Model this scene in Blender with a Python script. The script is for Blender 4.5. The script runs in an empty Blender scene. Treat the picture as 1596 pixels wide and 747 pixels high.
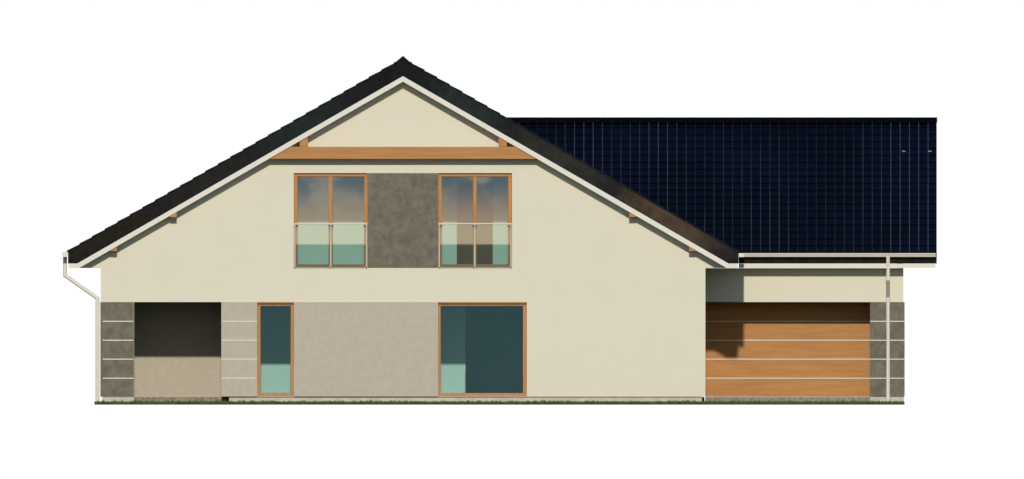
import bpy, bmesh, math, random
from mathutils import Vector
random.seed(7)
C = bpy.context.scene
R = math.radians
S = 64.0                                   # drawing units per metre
def X(px): return (px - 798.0) / S
def Z(py): return (631.0 - py) / S
ELEV = R(25.0)
def dep(d): return d / S / math.tan(ELEV)   # depth that throws a shadow d units long

# ------------------------------------------------------------ camera, world, sun
cam = bpy.data.cameras.new('camera'); co = bpy.data.objects.new('camera', cam)
C.collection.objects.link(co); C.camera = co
cam.type = 'ORTHO'; cam.ortho_scale = 1596 / S
co.location = (0, -35, Z(373.5)); co.rotation_euler = (R(90), 0, 0)
cam.clip_end = 400

w = bpy.data.worlds.new('World'); C.world = w; w.use_nodes = True
nt = w.node_tree; nt.nodes.clear()
def N(nt, t, **kw):
    n = nt.nodes.new(t)
    for k, v in kw.items(): setattr(n, k, v)
    return n
def L(nt, a, b): nt.links.new(a, b)
def M(nt, op, a, b=None, c=None, clamp=False):
    n = N(nt, 'ShaderNodeMath', operation=op, use_clamp=clamp)
    for i, v in enumerate((a, b, c)):
        if v is None: continue
        if isinstance(v, (int, float)): n.inputs[i].default_value = v
        else: L(nt, v, n.inputs[i])
    return n.outputs[0]
def MR(nt, v, a, b, c=0.0, d=1.0):
    n = N(nt, 'ShaderNodeMapRange', interpolation_type='SMOOTHSTEP')
    L(nt, v, n.inputs[0])
    for i, q in enumerate((a, b, c, d)): n.inputs[i + 1].default_value = q
    return n.outputs[0]
def MIX(nt, f, a, b, mode='MIX'):
    n = N(nt, 'ShaderNodeMix', data_type='RGBA', blend_type=mode)
    for i, v in ((0, f), (6, a), (7, b)):
        if isinstance(v, (int, float)): n.inputs[i].default_value = v
        elif isinstance(v, tuple): n.inputs[i].default_value = (*v, 1)
        else: L(nt, v, n.inputs[i])
    return n.outputs[2]
tc = N(nt, 'ShaderNodeTexCoord')
sep = N(nt, 'ShaderNodeSeparateXYZ'); L(nt, tc.outputs['Generated'], sep.inputs[0])
dx, dy, dz = sep.outputs
sky = N(nt, 'ShaderNodeTexSky', sky_type='NISHITA', sun_disc=False)
sky.sun_elevation = ELEV; sky.sun_rotation = math.pi; sky.air_density = 1.2; sky.dust_density = 0.6
skys = MIX(nt, 1.0, sky.outputs[0], (0.045, 0.062, 0.094), 'MULTIPLY')
# clouds low over the land the house looks out on
no = N(nt, 'ShaderNodeTexNoise'); no.inputs['Scale'].default_value = 5.5; no.inputs['Detail'].default_value = 3.0
mp = N(nt, 'ShaderNodeMapping'); mp.inputs['Scale'].default_value = (3.4, 1, 1.15)
mp.inputs['Location'].default_value = (3.1, 0.4, 1.7)
L(nt, tc.outputs['Generated'], mp.inputs[0]); L(nt, mp.outputs[0], no.inputs[0])
cl = MR(nt, no.outputs[0], 0.44, 0.58)
cloudcol = MIX(nt, cl, (0.32, 0.45, 0.58), (0.86, 0.85, 0.78))
hz = MR(nt, dz, 0.05, 0.24)
low = MIX(nt, hz, (1.50, 1.08, 0.72), cloudcol)
side = M(nt, 'MULTIPLY', MR(nt, M(nt, 'ABSOLUTE', dx), 0.24, 0.15), MR(nt, dy, -0.5, -0.7))
front = M(nt, 'MULTIPLY', side, MR(nt, dz, 0.34, 0.26))
upper = MIX(nt, front, skys, low)
land = MR(nt, dz, 0.004, -0.004)
field = MIX(nt, MR(nt, dz, -0.06, -0.11), (0.24, 0.21, 0.14), (0.105, 0.245, 0.28))
field = MIX(nt, side, (0.015, 0.018, 0.018), field)
env = MIX(nt, land, upper, field)
# white haze that fills everything behind the house
white = M(nt, 'MULTIPLY', MR(nt, dy, 0.30, 0.40), MR(nt, dz, 0.62, 0.56))
env = MIX(nt, white, env, (1.03, 1.03, 1.03))
bg = N(nt, 'ShaderNodeBackground'); L(nt, env, bg.inputs[0]); bg.inputs[1].default_value = 1.0
wo = N(nt, 'ShaderNodeOutputWorld'); L(nt, bg.outputs[0], wo.inputs[0])

sl = bpy.data.lights.new('sun', 'SUN'); sl.energy = 3.0; sl.angle = R(1.3); sl.color = (1.0, 0.94, 0.86)
so = bpy.data.objects.new('sun', sl); C.collection.objects.link(so)
so.rotation_euler = (R(90) - ELEV, 0, 0); so.location = (0, -30, 20)
C.view_settings.view_transform = 'Standard'; C.view_settings.look = 'None'
C.view_settings.exposure = 0; C.view_settings.gamma = 1
C.cycles.transparent_max_bounces = 16

# ------------------------------------------------------------ materials
def base(name, rough=0.8, spec=0.3):
    m = bpy.data.materials.new(name); m.use_nodes = True
    b = m.node_tree.nodes['Principled BSDF']
    b.inputs['Roughness'].default_value = rough; b.inputs['Specular IOR Level'].default_value = spec
    return m, m.node_tree, b
def noise(nt, scale, detail=4, stretch=(1, 1, 1), rough=0.6, dist=0.0):
    g = N(nt, 'ShaderNodeNewGeometry'); mp = N(nt, 'ShaderNodeMapping')
    mp.inputs['Scale'].default_value = stretch
    n = N(nt, 'ShaderNodeTexNoise'); n.inputs['Scale'].default_value = scale
    n.inputs['Detail'].default_value = detail; n.inputs['Roughness'].default_value = rough
    n.inputs['Distortion'].default_value = dist
    L(nt, g.outputs['Position'], mp.inputs[0]); L(nt, mp.outputs[0], n.inputs[0])
    return n.outputs[0]
def bump(nt, b, h, s, d=0.01):
    n = N(nt, 'ShaderNodeBump'); n.inputs['Strength'].default_value = s; n.inputs['Distance'].default_value = d
    L(nt, h, n.inputs['Height']); L(nt, n.outputs[0], b.inputs['Normal'])
def two(name, c1, c2, scale, lo=0.35, hi=0.65, rough=0.85, spec=0.25, fine=60, bs=0.2, stretch=(1, 1, 1), detail=5, pits=0, nr=0.6):
    m, t, b = base(name, rough, spec)
    f = MR(t, noise(t, scale, detail, stretch, nr), lo, hi)
    col = MIX(t, f, c1, c2)
    if pits:
        p = MR(t, noise(t, 26, 2), 0.70, 0.76)
        col = MIX(t, M(t, 'MULTIPLY', p, pits), col, tuple(v * 0.45 for v in c1))
    L(t, col, b.inputs['Base Color'])
    bump(t, b, noise(t, fine, 3, stretch), bs)
    return m
cream = two('cream_render', (0.682, 0.628, 0.472), (0.692, 0.638, 0.482), 1.6, rough=0.92, fine=110, bs=0.12)
trim = two('cream_trim_paint', (0.685, 0.638, 0.515), (0.71, 0.663, 0.54), 3, rough=0.55, spec=0.4, fine=30, bs=0.03)
conc_l = two('pale_concrete', (0.440, 0.388, 0.292), (0.478, 0.424, 0.322), 7, pits=0.4, detail=9, nr=0.75, fine=70, bs=0.15)
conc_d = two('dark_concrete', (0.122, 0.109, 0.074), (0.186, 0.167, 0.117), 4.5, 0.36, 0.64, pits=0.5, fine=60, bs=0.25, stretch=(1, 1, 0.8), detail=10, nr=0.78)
plin = two('pale_plinth', (0.47, 0.42, 0.34), (0.55, 0.50, 0.42), 5)
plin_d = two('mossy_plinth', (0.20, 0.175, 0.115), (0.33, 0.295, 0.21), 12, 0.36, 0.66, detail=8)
inner = two('interior_plaster', (0.82, 0.82, 0.80), (0.85, 0.85, 0.83), 2)
floorm = two('interior_floor', (0.20, 0.17, 0.13), (0.26, 0.22, 0.17), 4)
soil = two('soil', (0.03, 0.036, 0.012), (0.045, 0.055, 0.018), 8)

def wood(name, st, c1=(0.40, 0.178, 0.046), c2=(0.475, 0.222, 0.066)):
    m, t, b = base(name, 0.6, 0.3)
    a = noise(t, 1.0, 6, st, 0.65, 0.6)
    f = MR(t, a, 0.34, 0.66)
    col = MIX(t, f, c1, c2)
    fi = MR(t, noise(t, 3.2, 3, st, 0.7), 0.5, 0.72)
    col = MIX(t, M(t, 'MULTIPLY', fi, 0.35), col, tuple(v * 0.7 for v in c1))
    L(t, col, b.inputs['Base Color']); bump(t, b, a, 0.1)
    return m
wood_h = wood('wood_horizontal_grain', (0.9, 2, 16))
wood_v = wood('wood_vertical_grain', (16, 3, 0.9))

def slate(name):                            # slate-dark verge boards, reflections painted in as blue, green and brown patches
    m, t, b = base(name, 0.6, 0.06)
    g_ = N(t, 'ShaderNodeNewGeometry'); wob = noise(t, 1.6, 5)
    def refl_patch(px, py, rad):                  # painted reflection of sky and land, each patch at its own place
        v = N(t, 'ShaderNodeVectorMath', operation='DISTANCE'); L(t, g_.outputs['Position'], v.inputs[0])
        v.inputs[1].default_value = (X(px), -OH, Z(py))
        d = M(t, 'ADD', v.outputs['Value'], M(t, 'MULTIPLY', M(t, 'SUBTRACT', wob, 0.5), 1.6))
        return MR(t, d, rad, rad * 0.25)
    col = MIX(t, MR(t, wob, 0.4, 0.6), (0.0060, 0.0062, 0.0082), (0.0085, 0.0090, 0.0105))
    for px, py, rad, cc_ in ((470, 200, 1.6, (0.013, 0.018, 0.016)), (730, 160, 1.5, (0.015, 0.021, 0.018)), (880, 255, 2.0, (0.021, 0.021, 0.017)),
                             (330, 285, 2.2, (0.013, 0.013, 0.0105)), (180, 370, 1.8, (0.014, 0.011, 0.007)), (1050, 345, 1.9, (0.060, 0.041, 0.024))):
        col = MIX(t, refl_patch(px, py, rad), col, cc_)
    h = MR(t, noise(t, 5, 6), 0.3, 0.7, 0.75, 1.25)
    cc = N(t, 'ShaderNodeCombineXYZ'); [L(t, h, cc.inputs[i]) for i in range(3)]
    col = MIX(t, 1.0, col, cc.outputs[0], 'MULTIPLY')
    L(t, col, b.inputs['Base Color']); bump(t, b, noise(t, 25, 4), 0.12)
    return m
OH = 11 / S / math.tan(ELEV)
verge = slate('slate_board_painted_reflections')
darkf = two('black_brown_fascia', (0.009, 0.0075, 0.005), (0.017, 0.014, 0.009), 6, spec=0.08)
ridgem = two('black_ridge_tile', (0.001, 0.001, 0.002), (0.0015, 0.002, 0.0035), 6, spec=0.04)
ribm = two('painted_rib_highlight', (0.006, 0.009, 0.016), (0.062, 0.072, 0.095), 0.9, 0.42, 0.6, spec=0.15, stretch=(1, .05, .05))  # highlights on the tile ribs, painted as paler colour that varies along x
tile, t, b = base('glossy_navy_tile', 0.22, 0.14)
f = MR(t, noise(t, 0.35, 2), 0.35, 0.65)
L(t, MIX(t, f, (0.0005, 0.0008, 0.0030), (0.0013, 0.0021, 0.0085)), b.inputs['Base Color'])
bump(t, b, noise(t, 12, 2, (1, 1, 1)), 0.05)
tilem, t, b = base('charcoal_roof_tile', 0.6, 0.08)
L(t, MIX(t, MR(t, noise(t, 3), 0.3, 0.7), (0.005, 0.006, 0.008), (0.009, 0.010, 0.011)), b.inputs['Base Color'])
dark, t, b = base('dark_rubber', 0.6, 0.3); b.inputs['Base Color'].default_value = (0.02, 0.018, 0.014, 1)
steel, t, b = base('brushed_rail_metal', 0.45, 0.5); b.inputs['Base Color'].default_value = (0.60, 0.54, 0.44, 1)
brass, t, b = base('copper_hook', 0.4, 0.5); b.inputs['Base Color'].default_value = (0.45, 0.25, 0.10, 1)

def glass(name, r, tint, x0, k=0.075, z0=Z(381)):
    # coated glazing: part mirror, part tinted see-through; panes bow slightly outwards, as sealed units do
    m = bpy.data.materials.new(name); m.use_nodes = True; t = m.node_tree; t.nodes.clear()
    g = N(t, 'ShaderNodeNewGeometry'); s = N(t, 'ShaderNodeSeparateXYZ'); L(t, g.outputs['Position'], s.inputs[0])
    nx = M(t, 'MULTIPLY', M(t, 'SUBTRACT', s.outputs[0], x0), 0.022)
    nz = M(t, 'MULTIPLY', M(t, 'SUBTRACT', s.outputs[2], z0), k)
    c = N(t, 'ShaderNodeCombineXYZ'); L(t, nx, c.inputs[0]); L(t, nz, c.inputs[2]); c.inputs[1].default_value = -1
    v = N(t, 'ShaderNodeVectorMath', operation='NORMALIZE'); L(t, c.outputs[0], v.inputs[0])
    gl = N(t, 'ShaderNodeBsdfGlossy'); gl.inputs['Roughness'].default_value = 0.02
    L(t, v.outputs[0], gl.inputs['Normal'])
    tr = N(t, 'ShaderNodeBsdfTransparent'); tr.inputs[0].default_value = (*tint, 1)
    mx = N(t, 'ShaderNodeMixShader'); mx.inputs[0].default_value = r
    L(t, tr.outputs[0], mx.inputs[1]); L(t, gl.outputs[0], mx.inputs[2])
    o = N(t, 'ShaderNodeOutputMaterial'); L(t, mx.outputs[0], o.inputs[0])
    return m
pane_m = glass('green_coated_glass', 0.27, (0.77, 1.0, 0.94), X(628))
pane_low = glass('green_coated_glass_low', 0.27, (0.77, 1.0, 0.93), X(628), 0.008, 9.5)
bal_m = glass('tinted_balustrade_glass', 0.25, (0.70, 0.86, 0.86), X(628))

# ------------------------------------------------------------ helpers
def build(name, bm, mat, parent=None, bevel=0.0):
    bmesh.ops.recalc_face_normals(bm, faces=bm.faces)
    me = bpy.data.meshes.new(name); bm.to_mesh(me); bm.free()
    if mat: me.materials.append(mat)
    o = bpy.data.objects.new(name, me); C.collection.objects.link(o); o.parent = parent
    if bevel:
        md = o.modifiers.new('bevel', 'BEVEL'); md.width = bevel; md.segments = 2; md.limit_method = 'ANGLE'
    return o
def box(bm, a, b, c, d, y0, y1):            # px a..b, py c..d
    vs = [bm.verts.new((X(x), y, Z(z))) for y in (y0, y1) for x, z in ((a, d), (b, d), (b, c), (a, c))]
    for f in ((0, 1, 2, 3), (7, 6, 5, 4), (0, 4, 5, 1), (1, 5, 6, 2), (2, 6, 7, 3), (3, 7, 4, 0)):
        bm.faces.new([vs[i] for i in f])
def prism(bm, pts, y0, y1, holes=()):
    e = []
    for loop in (pts, *holes):
        vs = [bm.verts.new((X(x), y0, Z(z))) for x, z in loop]
        e += [bm.edges.new((vs[i], vs[(i + 1) % len(vs)])) for i in range(len(vs))]
    r = bmesh.ops.triangle_fill(bm, edges=e, use_beauty=True)
    fs = [f for f in r['geom'] if isinstance(f, bmesh.types.BMFace)]
    ex = bmesh.ops.extrude_face_region(bm, geom=fs, use_keep_orig=True)
    for v in ex['geom']:
        if isinstance(v, bmesh.types.BMVert): v.co.y = y1
def yzprism(bm, pts, x0, x1):               # pts (y, z) metres, x metres
    a = [bm.verts.new((x0, y, z)) for y, z in pts]; b = [bm.verts.new((x1, y, z)) for y, z in pts]
    n = len(pts); bm.faces.new(a); bm.faces.new(b[::-1])
    for i in range(n): bm.faces.new((a[i], b[i], b[(i + 1) % n], a[(i + 1) % n]))
def tube(bm, pts, r, n=14, sq=False):
    rings = []
    P = [Vector(p) for p in pts]
    for i, p in enumerate(P):
        d0 = (P[i] - P[i - 1]).normalized() if i else (P[1] - P[0]).normalized()
        d1 = (P[i + 1] - P[i]).normalized() if i < len(P) - 1 else d0
        tdir = (d0 + d1).normalized(); k = 1 / max(0.5, tdir.dot(d0))
        u = Vector((0, 1, 0)) if abs(tdir.y) < 0.9 else Vector((1, 0, 0))
        if abs(d0.y) > 0.2 or abs(d1.y) > 0.2: u = Vector((1, 0, 0))
        v = tdir.cross(u).normalized()
        rings.append([bm.verts.new(p + r * (u * math.cos(a) + v * k * math.sin(a))) for a in [2 * math.pi * j / n for j in range(n)]])
    for a, b in zip(rings, rings[1:]):
        for j in range(n): bm.faces.new((a[j], a[(j + 1) % n], b[(j + 1) % n], b[j]))
    bm.faces.new(rings[0]); bm.faces.new(rings[-1][::-1])
def rect(a, b, c, d): return [(a, c), (b, c), (b, d), (a, d)]
def part(name, mat, parent, fn, bevel=0.0):
    bm = bmesh.new(); fn(bm); return build(name, bm, mat, parent, bevel)

OH = dep(11)            # gable overhang
YG = dep(96)            # garage wing wall
YC = dep(130)           # timber cladding in the recess
YE = YG - dep(13)       # garage eave
YP = dep(86)            # porch back wall
YB = 15.0               # rear wall
SL = 0.5755
def topl(x): return 90 + SL * abs(x - 628)
def credge(x): return 119 + SL * abs(x - 628)
def crbot(x): return 127.5 + SL * abs(x - 628)

house = bpy.data.objects.new('house', None); C.collection.objects.link(house); house.location = (0, 0, 0)
house['label'] = 'cream gabled house with black roof, timber framed windows and timber clad right wing'
house['category'] = 'house'

# ------------------------------------------------------------ walls of the main house
UW = [(458, 573), (683, 798)]
def f(bm):
    out = [(209, 471), (209, 618.5), (157, 618.5), (157, 417.6), (123, 417.6), (628, 127), (1133, 417.6), (1099, 417.6), (1099, 618.5), (345, 618.5), (345, 471)]
    holes = [rect(a, b, 270, 417) for a, b in UW] + [rect(401, 458, 471, 617.8), rect(683, 821, 471, 617.8)]
    prism(bm, out, 0, 0.35, holes)
    box(bm, 1088, 1099, 418, 618.5, 0.35, YB)                     # right side wall
    box(bm, 157, 168, 418, 618.5, 0.35, YB)                       # left side wall
    prism(bm, [(157, 618.5), (157, 418), (628, 150), (1099, 418), (1099, 618.5)], YB, YB + 0.3)
part('wall', cream, house, f)
def f(bm): box(bm, 168, 345, 471, 618.5, YP, YP + 0.2)
ow = part('porch_wall', conc_l, house, f); ow['label'] = 'pale concrete wall set back in the porch, its top in deep shade'
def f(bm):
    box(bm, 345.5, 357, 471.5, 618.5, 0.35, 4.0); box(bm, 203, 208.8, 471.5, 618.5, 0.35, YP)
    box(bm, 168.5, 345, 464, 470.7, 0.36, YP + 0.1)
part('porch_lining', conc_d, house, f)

def panel(bm, a, b, c, d, y=-0.02): box(bm, a, b, c, d, y, y + 0.019)
def cl(name, mat, a, b, c, d, label):
    o = part(name, mat, house, lambda bm: panel(bm, a, b, c, d), 0.004); o['label'] = label; return o
p1 = cl('concrete_panel', conc_d, 156.3, 208.7, 471, 618.3, 'dark concrete corner pier crossed by four pale lines')
p2 = cl('concrete_panel', conc_l, 345.3, 400.8, 471, 618.3, 'pale concrete panel crossed by four pale lines beside the narrow window')
p3 = cl('concrete_panel', conc_l, 458.2, 682.8, 471, 618.3, 'large plain pale concrete panel between the ground floor windows')
p4 = cl('concrete_panel', conc_d, 573.2, 682.8, 270, 417.3, 'dark concrete panel between the two upper windows')
LY = (501, 530.5, 560, 589.7)
for p, a, b in ((p1, 160, 208), (p2, 346, 400.5)):
    for y in LY:
        part('trim_strip', trim, p, lambda bm: box(bm, a, b, y - 0.75, y + 0.75, -0.028, -0.0205))
# plinths
def f(bm):
    box(bm, 357, 1094, 619, 631, 0.045, 0.35)
    box(bm, 159, 209, 618.6, 631, 0.01, 0.35)
part('plinth', plin, house, f)
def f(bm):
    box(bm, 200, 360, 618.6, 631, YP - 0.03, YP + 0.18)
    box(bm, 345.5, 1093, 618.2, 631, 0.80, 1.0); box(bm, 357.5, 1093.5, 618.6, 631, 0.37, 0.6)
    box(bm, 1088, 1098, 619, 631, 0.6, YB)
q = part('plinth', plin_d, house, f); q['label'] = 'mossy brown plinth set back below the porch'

# interior: floors, ceilings and the inner walls seen through the glass
def f(bm):
    box(bm, 357.5, 1087.5, 613, 618, 0.36, YB - 0.05)
    box(bm, 168.5, 1087.5, 413.5, 416, 0.36, YB - 0.05)
part('interior_floor', floorm, house, f)
def f(bm):
    box(bm, 357.5, 1087.5, 466, 470, 0.36, YB - 0.05)
    box(bm, 400, 860, 262, 268, 0.36, YB - 0.05)
part('ceiling', inner, house, f)
YI = dep(90) + 0.12; YU = dep(70) + 0.12
def f(bm):
    box(bm, 357.5, 726, 470.3, 612.7, YI, YI + 0.15)
    box(bm, 726.3, 1087, 470.3, 612.7, 7.5, 7.7)
    box(bm, 722, 726, 470.3, 612.7, YI + 0.155, 7.45)
    prism(bm, rect(400, 860, 268.5, 413.2), YU, YU + 0.12, [rect(712, 768, 285, 412.6)])
    box(bm, 398, 402, 268.5, 413.2, 0.36, YU - 0.005); box(bm, 856, 860, 268.5, 413.2, 0.36, YU - 0.005)
    box(bm, 700, 780, 268.5, 413.2, 5.5, 5.6)
part('interior_wall', inner, house, f)

# ------------------------------------------------------------ windows
def window(a, b, c, d, fw, bars, panes, label, setb=0.07):
    w = part('window', wood_v, house, lambda bm: (box(bm, a + .3, a + fw[0], c + fw[2], d - fw[3], setb, setb + 0.09),
              box(bm, b - fw[1], b - .3, c + fw[2], d - fw[3], setb, setb + 0.09),
              *[box(bm, p, q, c + fw[2], d - fw[3], setb - 0.008, setb + 0.085) for p, q in bars],
              box(bm, a + .3, b - .3, c + .3, c + fw[2], setb - .004, setb + 0.094), box(bm, a + .3, b - .3, d - fw[3], d - .3, setb - .004, setb + 0.094)), 0.006)
    w['label'] = label
    for p, q in panes:
        part('pane', pane_m if c < 400 else pane_low, w, lambda bm: box(bm, p - .3, q + .3, c + fw[2] - .3, d - fw[3] + .3, setb + 0.04, setb + 0.0405) if False else
             bm.faces.new([bm.verts.new((X(x), setb + 0.045, Z(z))) for x, z in rect(p - .4, q + .4, c + fw[2] - .4, d - fw[3] + .4)]))
    return w
wA = window(458, 573, 270, 417, (5.8, 5.2, 5.5, 5), [(512.3, 518.5)], [(463.8, 512.3), (518.5, 567.8)], 'left upper double window with glass balustrade')
wB = window(683, 798, 270, 417, (5.5, 6, 5.5, 5), [(737, 743)], [(688.5, 737), (743, 792)], 'right upper double window with glass balustrade')
wC = window(401, 458, 471, 618, (5, 5, 6, 5), [], [(406, 453)], 'narrow ground floor window in a timber frame')
wD = window(683, 821, 471, 618, (3.8, 6, 6, 5), [], [(686.8, 815)], 'wide ground floor window in a timber frame')
for w_, a, b in ((wC, 401, 458), (wD, 683, 821)):
    part('head_trim', wood_h, w_, lambda bm: box(bm, a + .3, b - .3, 471.3, 473, -0.0, 0.06))

part('inner_edge_strip', dark, wD, lambda bm: box(bm, 725.5, 727, 487, 612.8, 0.085, 0.105))  # dark strip added at the glass to draw the inner wall's dark edge
for a, b, m in ((458, 573, 515.5), (683, 798, 740)):
    yb = -0.10
    bl = part('balustrade', steel, house, lambda bm: (box(bm, a + .5, b - .5, 347.7, 350.0, yb - .02, yb + .02),
            box(bm, a + 1, a + 2.3, 350.0, 416.5, yb - .012, yb + .012), box(bm, b - 2.3, b - 1, 350.0, 416.5, yb - .012, yb + .012),
            box(bm, m - .8, m + .8, 350.0, 416.5, yb - .012, yb + .012)), 0.003)
    for p, q in ((a + 2.9, m - 1.3), (m + 1.3, b - 2.9)):
        part('glass_panel', bal_m, bl, lambda bm: bm.faces.new([bm.verts.new((X(x), yb, Z(z))) for x, z in rect(p, q, 350.4, 416)]))
    for x in (a + 5, m - 2.2, m + 2.2, b - 5):
        part('clamp', dark, bl, lambda bm: box(bm, x - 1.5, x + 1.5, 351.2, 353.2, yb - .018, yb + .018))
    for x in (a + 2, m, b - 2):
        part('bracket', steel, bl, lambda bm: box(bm, x - .6, x + .6, 413, 416.4, yb + .013, 0.06))

# ------------------------------------------------------------ main roof
roof = None
def f(bm):
    def under(x): return credge(x)
    out = [(106, 391.5), (106, 411), (122.5 + (411 - 410), 411)]
    out = [(106, 392.2), (106, 411), (628 - (411 - 119) / SL, 411), (628, 119), (628 + (411 - 119) / SL, 411), (1151, 411), (1151, 392.2), (628, 91.2)]
    prism(bm, out, -OH, YB + OH)
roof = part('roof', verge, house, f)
def f(bm):
    st = 19.6
    for s in (-1, 1):
        x = 524.0
        while x > 10:
            lo = x; hi = max(x - st, 8)
            def pt(q, o): return (628 + s * q, 90 + SL * q - o)
            prism(bm, [pt(lo, -2.4), pt(lo, 0.9), pt(hi, -0.7), pt(hi, -2.4)], -OH - 0.02, YB + OH)
            x -= st
part('tile_courses', tilem, roof, f)
def f(bm): prism(bm, [(628, 87), (642, 99), (639.5, 99.8), (628, 92), (616.5, 99.8), (614, 99)], -OH - 0.03, YB + OH)
part('ridge_cap', tilem, roof, f)
def f(bm):
    xi = (411.2 - 119.2) / SL; xo = (418 - 127.5) / SL
    prism(bm, [(107, 411.3), (107, 418), (628 - xo, 418), (628, 127.5), (628 + xo, 418), (1150, 418), (1150, 411.3), (628 + xi, 411.3), (628, 119.3), (628 - xi, 411.3)], -OH + 0.01, -0.004)
    box(bm, 107, 156.5, 411.3, 417.9, 0.355, YB); box(bm, 1099.5, 1150, 411.3, 417.9, 0.355, YB)
    box(bm, 107, 122, 411.3, 417.9, 0.0, 0.355); box(bm, 1134, 1150, 411.3, 417.9, 0.0, 0.355)
part('soffit_board', trim, house, f)
# timbers under the verge
def f(bm):
    yb = 248; yt = 229
    xa = (yb - 127.5) / SL - 1; xb = (yt - 127.5) / SL - 1
    prism(bm, [(628 - xa, yb), (628 - xb, yt), (628 + xb, yt), (628 + xa, yb)], -OH + 0.045, -OH + 0.20)
part('tie_beam', wood_h, house, f, 0.006)
for x0 in (467, 777):
    def f(bm):
        g = lambda x: crbot(x) - 0.5
        prism(bm, [(x0, 228.7), (x0, g(x0)), (x0 + 13, g(x0 + 13)), (x0 + 13, 228.7)], -OH + 0.05, -0.003)
    part('post', wood_v, house, f, 0.005)
for x0, y1 in ((265, 341.5), (172, 394), (980.5, 341), (1074, 394)):
    def f(bm):
        x1 = x0 + 10.5; g = lambda x: crbot(x) - 0.5
        prism(bm, [(x0, y1 - 2.5), (x0, g(x0)), (x1, g(x1)), (x1, y1 - 2.5)], -OH + 0.03, -0.003)
    part('purlin_end', wood_v, house, f, 0.005)

# ------------------------------------------------------------ gutters and pipes
def gutter_y(a, b, c, d):                   # box gutter running front to back, capped at its front end
    def f(bm):
        box(bm, a, b, c, d, -OH - 0.01, -OH + 0.005)
        prism(bm, [(a, c), (a, d), (b, d), (b, c), (b - .9, c), (b - .9, d - 1), (a + .9, d - 1), (a + .9, c)], -OH + 0.006, YB)
    return part('gutter', trim, house, f)
gutter_y(97, 105.4, 393, 400.3); gutter_y(1151.5, 1159.5, 394.9, 400.8)
def f(bm):
    y = 0.02
    tube(bm, [(X(101.3), y, Z(400.5)), (X(101.3), y, Z(429.5)), (X(151.8), y, Z(465)), (X(151.8), y, Z(629))], 3.1 / S, 16)
part('downpipe', trim, house, f)

# ------------------------------------------------------------ garage wing
XR = X(1460)
zE = Z(394.6); zR = Z(188); run = (zR - zE) / math.tan(R(30)); yR = YE + run; yBk = yR + run
xl = X(1099.5)
def f(bm):
    box(bm, 1099.3, 1408, 418.2, 471, YG, YG + 0.25)
    box(bm, 1398, 1408, 418.2, 618.5, YG + 0.25, yBk - 0.5)
    box(bm, 1099.3, 1408, 418.2, 618.5, yBk - 0.5, yBk - 0.3)
    a = [(YG + .3, Z(418)), (yR, zR - 0.35), (yBk - .3, Z(418))]
    yzprism(bm, a, X(1398), X(1408) - .002)
wg = part('wing_wall', cream, house, f)
def f(bm): box(bm, 1099.3, 1356, 465, 618.3, YC, YC + 0.15)
tcl = part('timber_cladding', wood_h, house, f)
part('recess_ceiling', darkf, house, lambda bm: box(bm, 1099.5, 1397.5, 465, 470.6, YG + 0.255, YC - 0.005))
for y in LY:
    part('trim_strip', trim, tcl, lambda bm: box(bm, 1099.6, 1355.8, y - .7, y + .7, YC - 0.010, YC - 0.001))
pier = part('concrete_pier', conc_d, house, lambda bm: box(bm, 1356, 1410, 471.2, 618.3, YG - 0.02, YC + 0.14), 0.004)
pier['label'] = 'dark concrete pier at the right end, crossed by four pale lines'
for y in LY:
    part('trim_strip', trim, pier, lambda bm: box(bm, 1356.2, 1409.8, y - .7, y + .7, YG - 0.028, YG - 0.0205))
part('plinth', plin, house, lambda bm: box(bm, 1356, 1409, 618.5, 631, YG, YC + 0.1))
q = part('plinth', plin_d, house, lambda bm: box(bm, 1099.4, 1356, 618.8, 631, YC - 0.03, YC + 0.12)); q['label'] = 'mottled plinth below the timber cladding'
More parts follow.
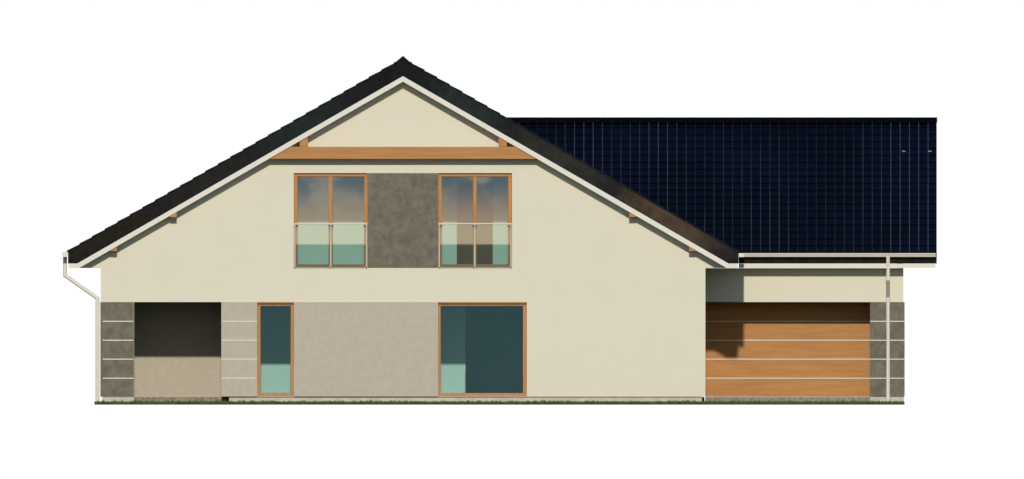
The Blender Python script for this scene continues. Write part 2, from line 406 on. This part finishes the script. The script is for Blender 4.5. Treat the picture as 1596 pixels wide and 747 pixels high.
# roof body
def f(bm):
    xi = X(1151.2)
    pts = [(YE, Z(411)), (YE, zE), (yR, zR), (yBk, zE), (yBk, Z(411)), (yBk - .3, Z(411)), (yR, zR - .35), (YE + .3, Z(411))]
    yzprism(bm, pts, xi, XR)
    # part of the slope running in behind the main roof
    def yy(py): return YE + (Z(py) - zE) / math.tan(R(30))
    A = [(1151.1, 394.6), (1151.1, 188), (796, 188)]
    top = [bm.verts.new((X(a), yy(p), Z(p))) for a, p in A]
    bot = [bm.verts.new((X(a), yy(p) + .1, Z(p) - .1)) for a, p in A]
    bm.faces.new(top); bm.faces.new(bot[::-1])
    for i in range(3): bm.faces.new((top[i], bot[i], bot[(i + 1) % 3], top[(i + 1) % 3]))
rg = part('wing_roof', darkf, house, f)
rg['label'] = 'navy black tiled roof over the right wing'
def f(bm):
    ct = math.cos(R(30)); stn = math.sin(R(30)); nrm = Vector((0, -stn, ct)); up = Vector((0, ct, stn)); rt = Vector((1, 0, 0))
    cw = 14.5 / S; n = 19; ch = (395 - 189) / n / S / stn
    org = Vector((XR, YE, zE))
    for i in range(n):
        for j in range(47):
            x1 = 1460 - 14.5 * j; x0 = x1 - 14.5
            pyc = 394.6 - (i + 1) * (206 / n)
            lim = 628 + (pyc - 90) / SL
            if x1 < lim - 8: continue
            o = org + up * (ch * i) - rt * (cw * (j + 1))
            w0 = 0.012
            g = 0.004; hl = 0.019 + w0; hh = 0.016
            tx = random.uniform(-.0007, .0007)
            # flat field
            def pt(a, b_, h): return o + rt * a + up * b_ + nrm * h
            e = 0.030; L0 = -0.012; L1 = ch * 1.02
            A = [pt(e, L0, hl + tx), pt(cw - g, L0, hl - tx), pt(cw - g, L1, hh - tx), pt(e, L1, hh + tx)]
            B = [pt(e, L0, hl - .018), pt(cw - g, L0, hl - .018), pt(cw - g, L1, 0.0), pt(e, L1, 0.0)]
            va = [bm.verts.new(v) for v in A]; vb = [bm.verts.new(v) for v in B]
            bm.faces.new(va); bm.faces.new(vb[::-1])
            for k in range(4): bm.faces.new((va[k], vb[k], vb[(k + 1) % 4], va[(k + 1) % 4])).material_index = int(k == 0)
            # side rib with chamfered flanks
            r = 0.016
            prof = [(0.001, -0.01), (0.003, 0.004), (0.011, r), (0.020, r), (0.028, 0.004), (0.0295, -0.01)]
            ra = [bm.verts.new(pt(a, L0, hl + h)) for a, h in prof]; rb = [bm.verts.new(pt(a, L1, hh + h)) for a, h in prof]
            bm.faces.new(ra); bm.faces.new(rb[::-1])
            for k in range(6): bm.faces.new((ra[k], rb[k], rb[(k + 1) % 6], ra[(k + 1) % 6]))
part('tile_courses', tile, rg, f).data.materials.append(ridgem)
def f(bm):
    ct = math.cos(R(30)); stn = math.sin(R(30))
    for j in range(46):
        x = X(1460 - 14.5 * (j + 1)) + 0.0155
        t_ = max(0, ((798 + x * S) - 628) / SL)        # where the rib runs in under the main roof
        py = min(394.6, 90 + ((798 + x * S) - 628) * SL + 3)
        if py < 190: continue
        def q(p, h): y = YE + (Z(p) - zE) / math.tan(R(30)); return (y - h * stn, Z(p) + h * ct)
        a, b_ = q(py, 0.058), q(189, 0.058); c, d = q(py, 0.03), q(189, 0.03)
        yzprism(bm, [a, b_, d, c], x - 0.0055, x + 0.0055)
part('rib_highlight_strips', ribm, rg, f)  # thin strips that carry the painted rib highlights
def f(bm):
    yzprism(bm, [(yR - .20, Z(190) - .02), (yR - .13, Z(184.5)), (yR - .06, Z(183)), (yR + .06, Z(183)), (yR + .13, Z(184.5)), (yR + .20, Z(190) - .02)], X(790), XR + .012)
part('ridge_cap', ridgem, rg, f)
for x in (1409, 1449.5):
    yy = YE + (Z(236) - zE) / math.tan(R(30)) - 0.06
    part('snow_hook', brass, rg, lambda bm: (box(bm, x - 2.4, x + 2.4, 235.6, 236.6, yy - .02, yy + .08), box(bm, x - 2.4, x - 1.0, 234.6, 235.7, yy - .02, yy)))
def f(bm):
    box(bm, 1151.5, 1458, 411.3, 417.8, YE - 0.012, YG + 0.2)
    box(bm, 1408.5, 1457, 411.5, 417.7, YG + 0.205, yBk)
part('soffit_board', trim, house, f)
# gutter along the wing eave
def f(bm):
    g0 = YE - 0.155; k = [(g0, 395.2), (g0, 396.8), (g0 + .012, 398), (g0 + .03, 400.6), (YE - .03, 400.6), (YE - .015, 398), (YE - .015, 395), (YE - .02, 395), (YE - .022, 397.8), (YE - .034, 399.8), (g0 + .034, 399.8), (g0 + .018, 397.6), (g0 + .012, 395.2)]
    yzprism(bm, [(y, Z(p)) for y, p in k], X(1151.5), X(1458.5))
    yzprism(bm, [(g0 - .012, Z(394.8)), (g0 - .012, Z(396.3)), (g0 - .001, Z(396.3)), (g0 - .001, Z(394.8))], X(1151.5), X(1458.5))
part('gutter', trim, house, f)
def f(bm):
    yf = YE - 0.09; yw = YG - 0.075
    tube(bm, [(X(1384), yf, Z(400)), (X(1384), yf, Z(436)), (X(1384), yw, Z(462.5)), (X(1384), yw, Z(628))], 3.1 / S, 16)
part('downpipe', trim, house, f)

# ------------------------------------------------------------ ground
def f(bm):
    box(bm, 147, 1410, 629.6, 631, -1.5, YB + 2)
lawn = part('lawn_ground', soil, None, f); lawn['kind'] = 'structure'
gm, t, b = base('grass_blade', 0.6, 0.2)
L(t, MIX(t, MR(t, noise(t, 5, 4), 0.3, 0.7), (0.045, 0.068, 0.012), (0.125, 0.145, 0.035)), b.inputs['Base Color'])
cl_ = [random.random() ** 2 for _ in range(500)]
bm = bmesh.new()
for i in range(42000):
    px = random.uniform(147.5, 1409.5); y = random.uniform(-1.48, -0.06)
    if 209 < px < 345 and random.random() < .2: y = random.uniform(0, YP - .1)
    if px > 1101 and random.random() < .5: y = random.uniform(0, (YC if px < 1356 else YG) - .1)
    h = 0.03 + 0.05 * random.random() ** 2 + 0.045 * cl_[int(px / 3.1)] * random.random() + 0.006 * math.sin(px * .21) * math.sin(px * .047 + y)
    a = random.uniform(0, math.pi); ww = random.uniform(.004, .008)
    c, s = math.cos(a) * ww, math.sin(a) * ww; lx, ly = random.uniform(-.025, .025), random.uniform(-.025, .025)
    x = X(px); z0 = Z(629.7)
    v = [bm.verts.new(q) for q in ((x - c, y - s, z0), (x + c, y + s, z0), (x + lx * .4 + c * .6, y + ly * .4 + s * .6, z0 + h * .6), (x + lx, y + ly, z0 + h), (x + lx * .4 - c * .6, y + ly * .4 - s * .6, z0 + h * .6))]
    bm.faces.new(v)
me = bpy.data.meshes.new('grass'); bm.to_mesh(me); bm.free(); me.materials.append(gm)
go = bpy.data.objects.new('grass', me); C.collection.objects.link(go)
go['kind'] = 'stuff'; go['label'] = 'short green grass in a strip along the foot of the house'; go['category'] = 'grass'
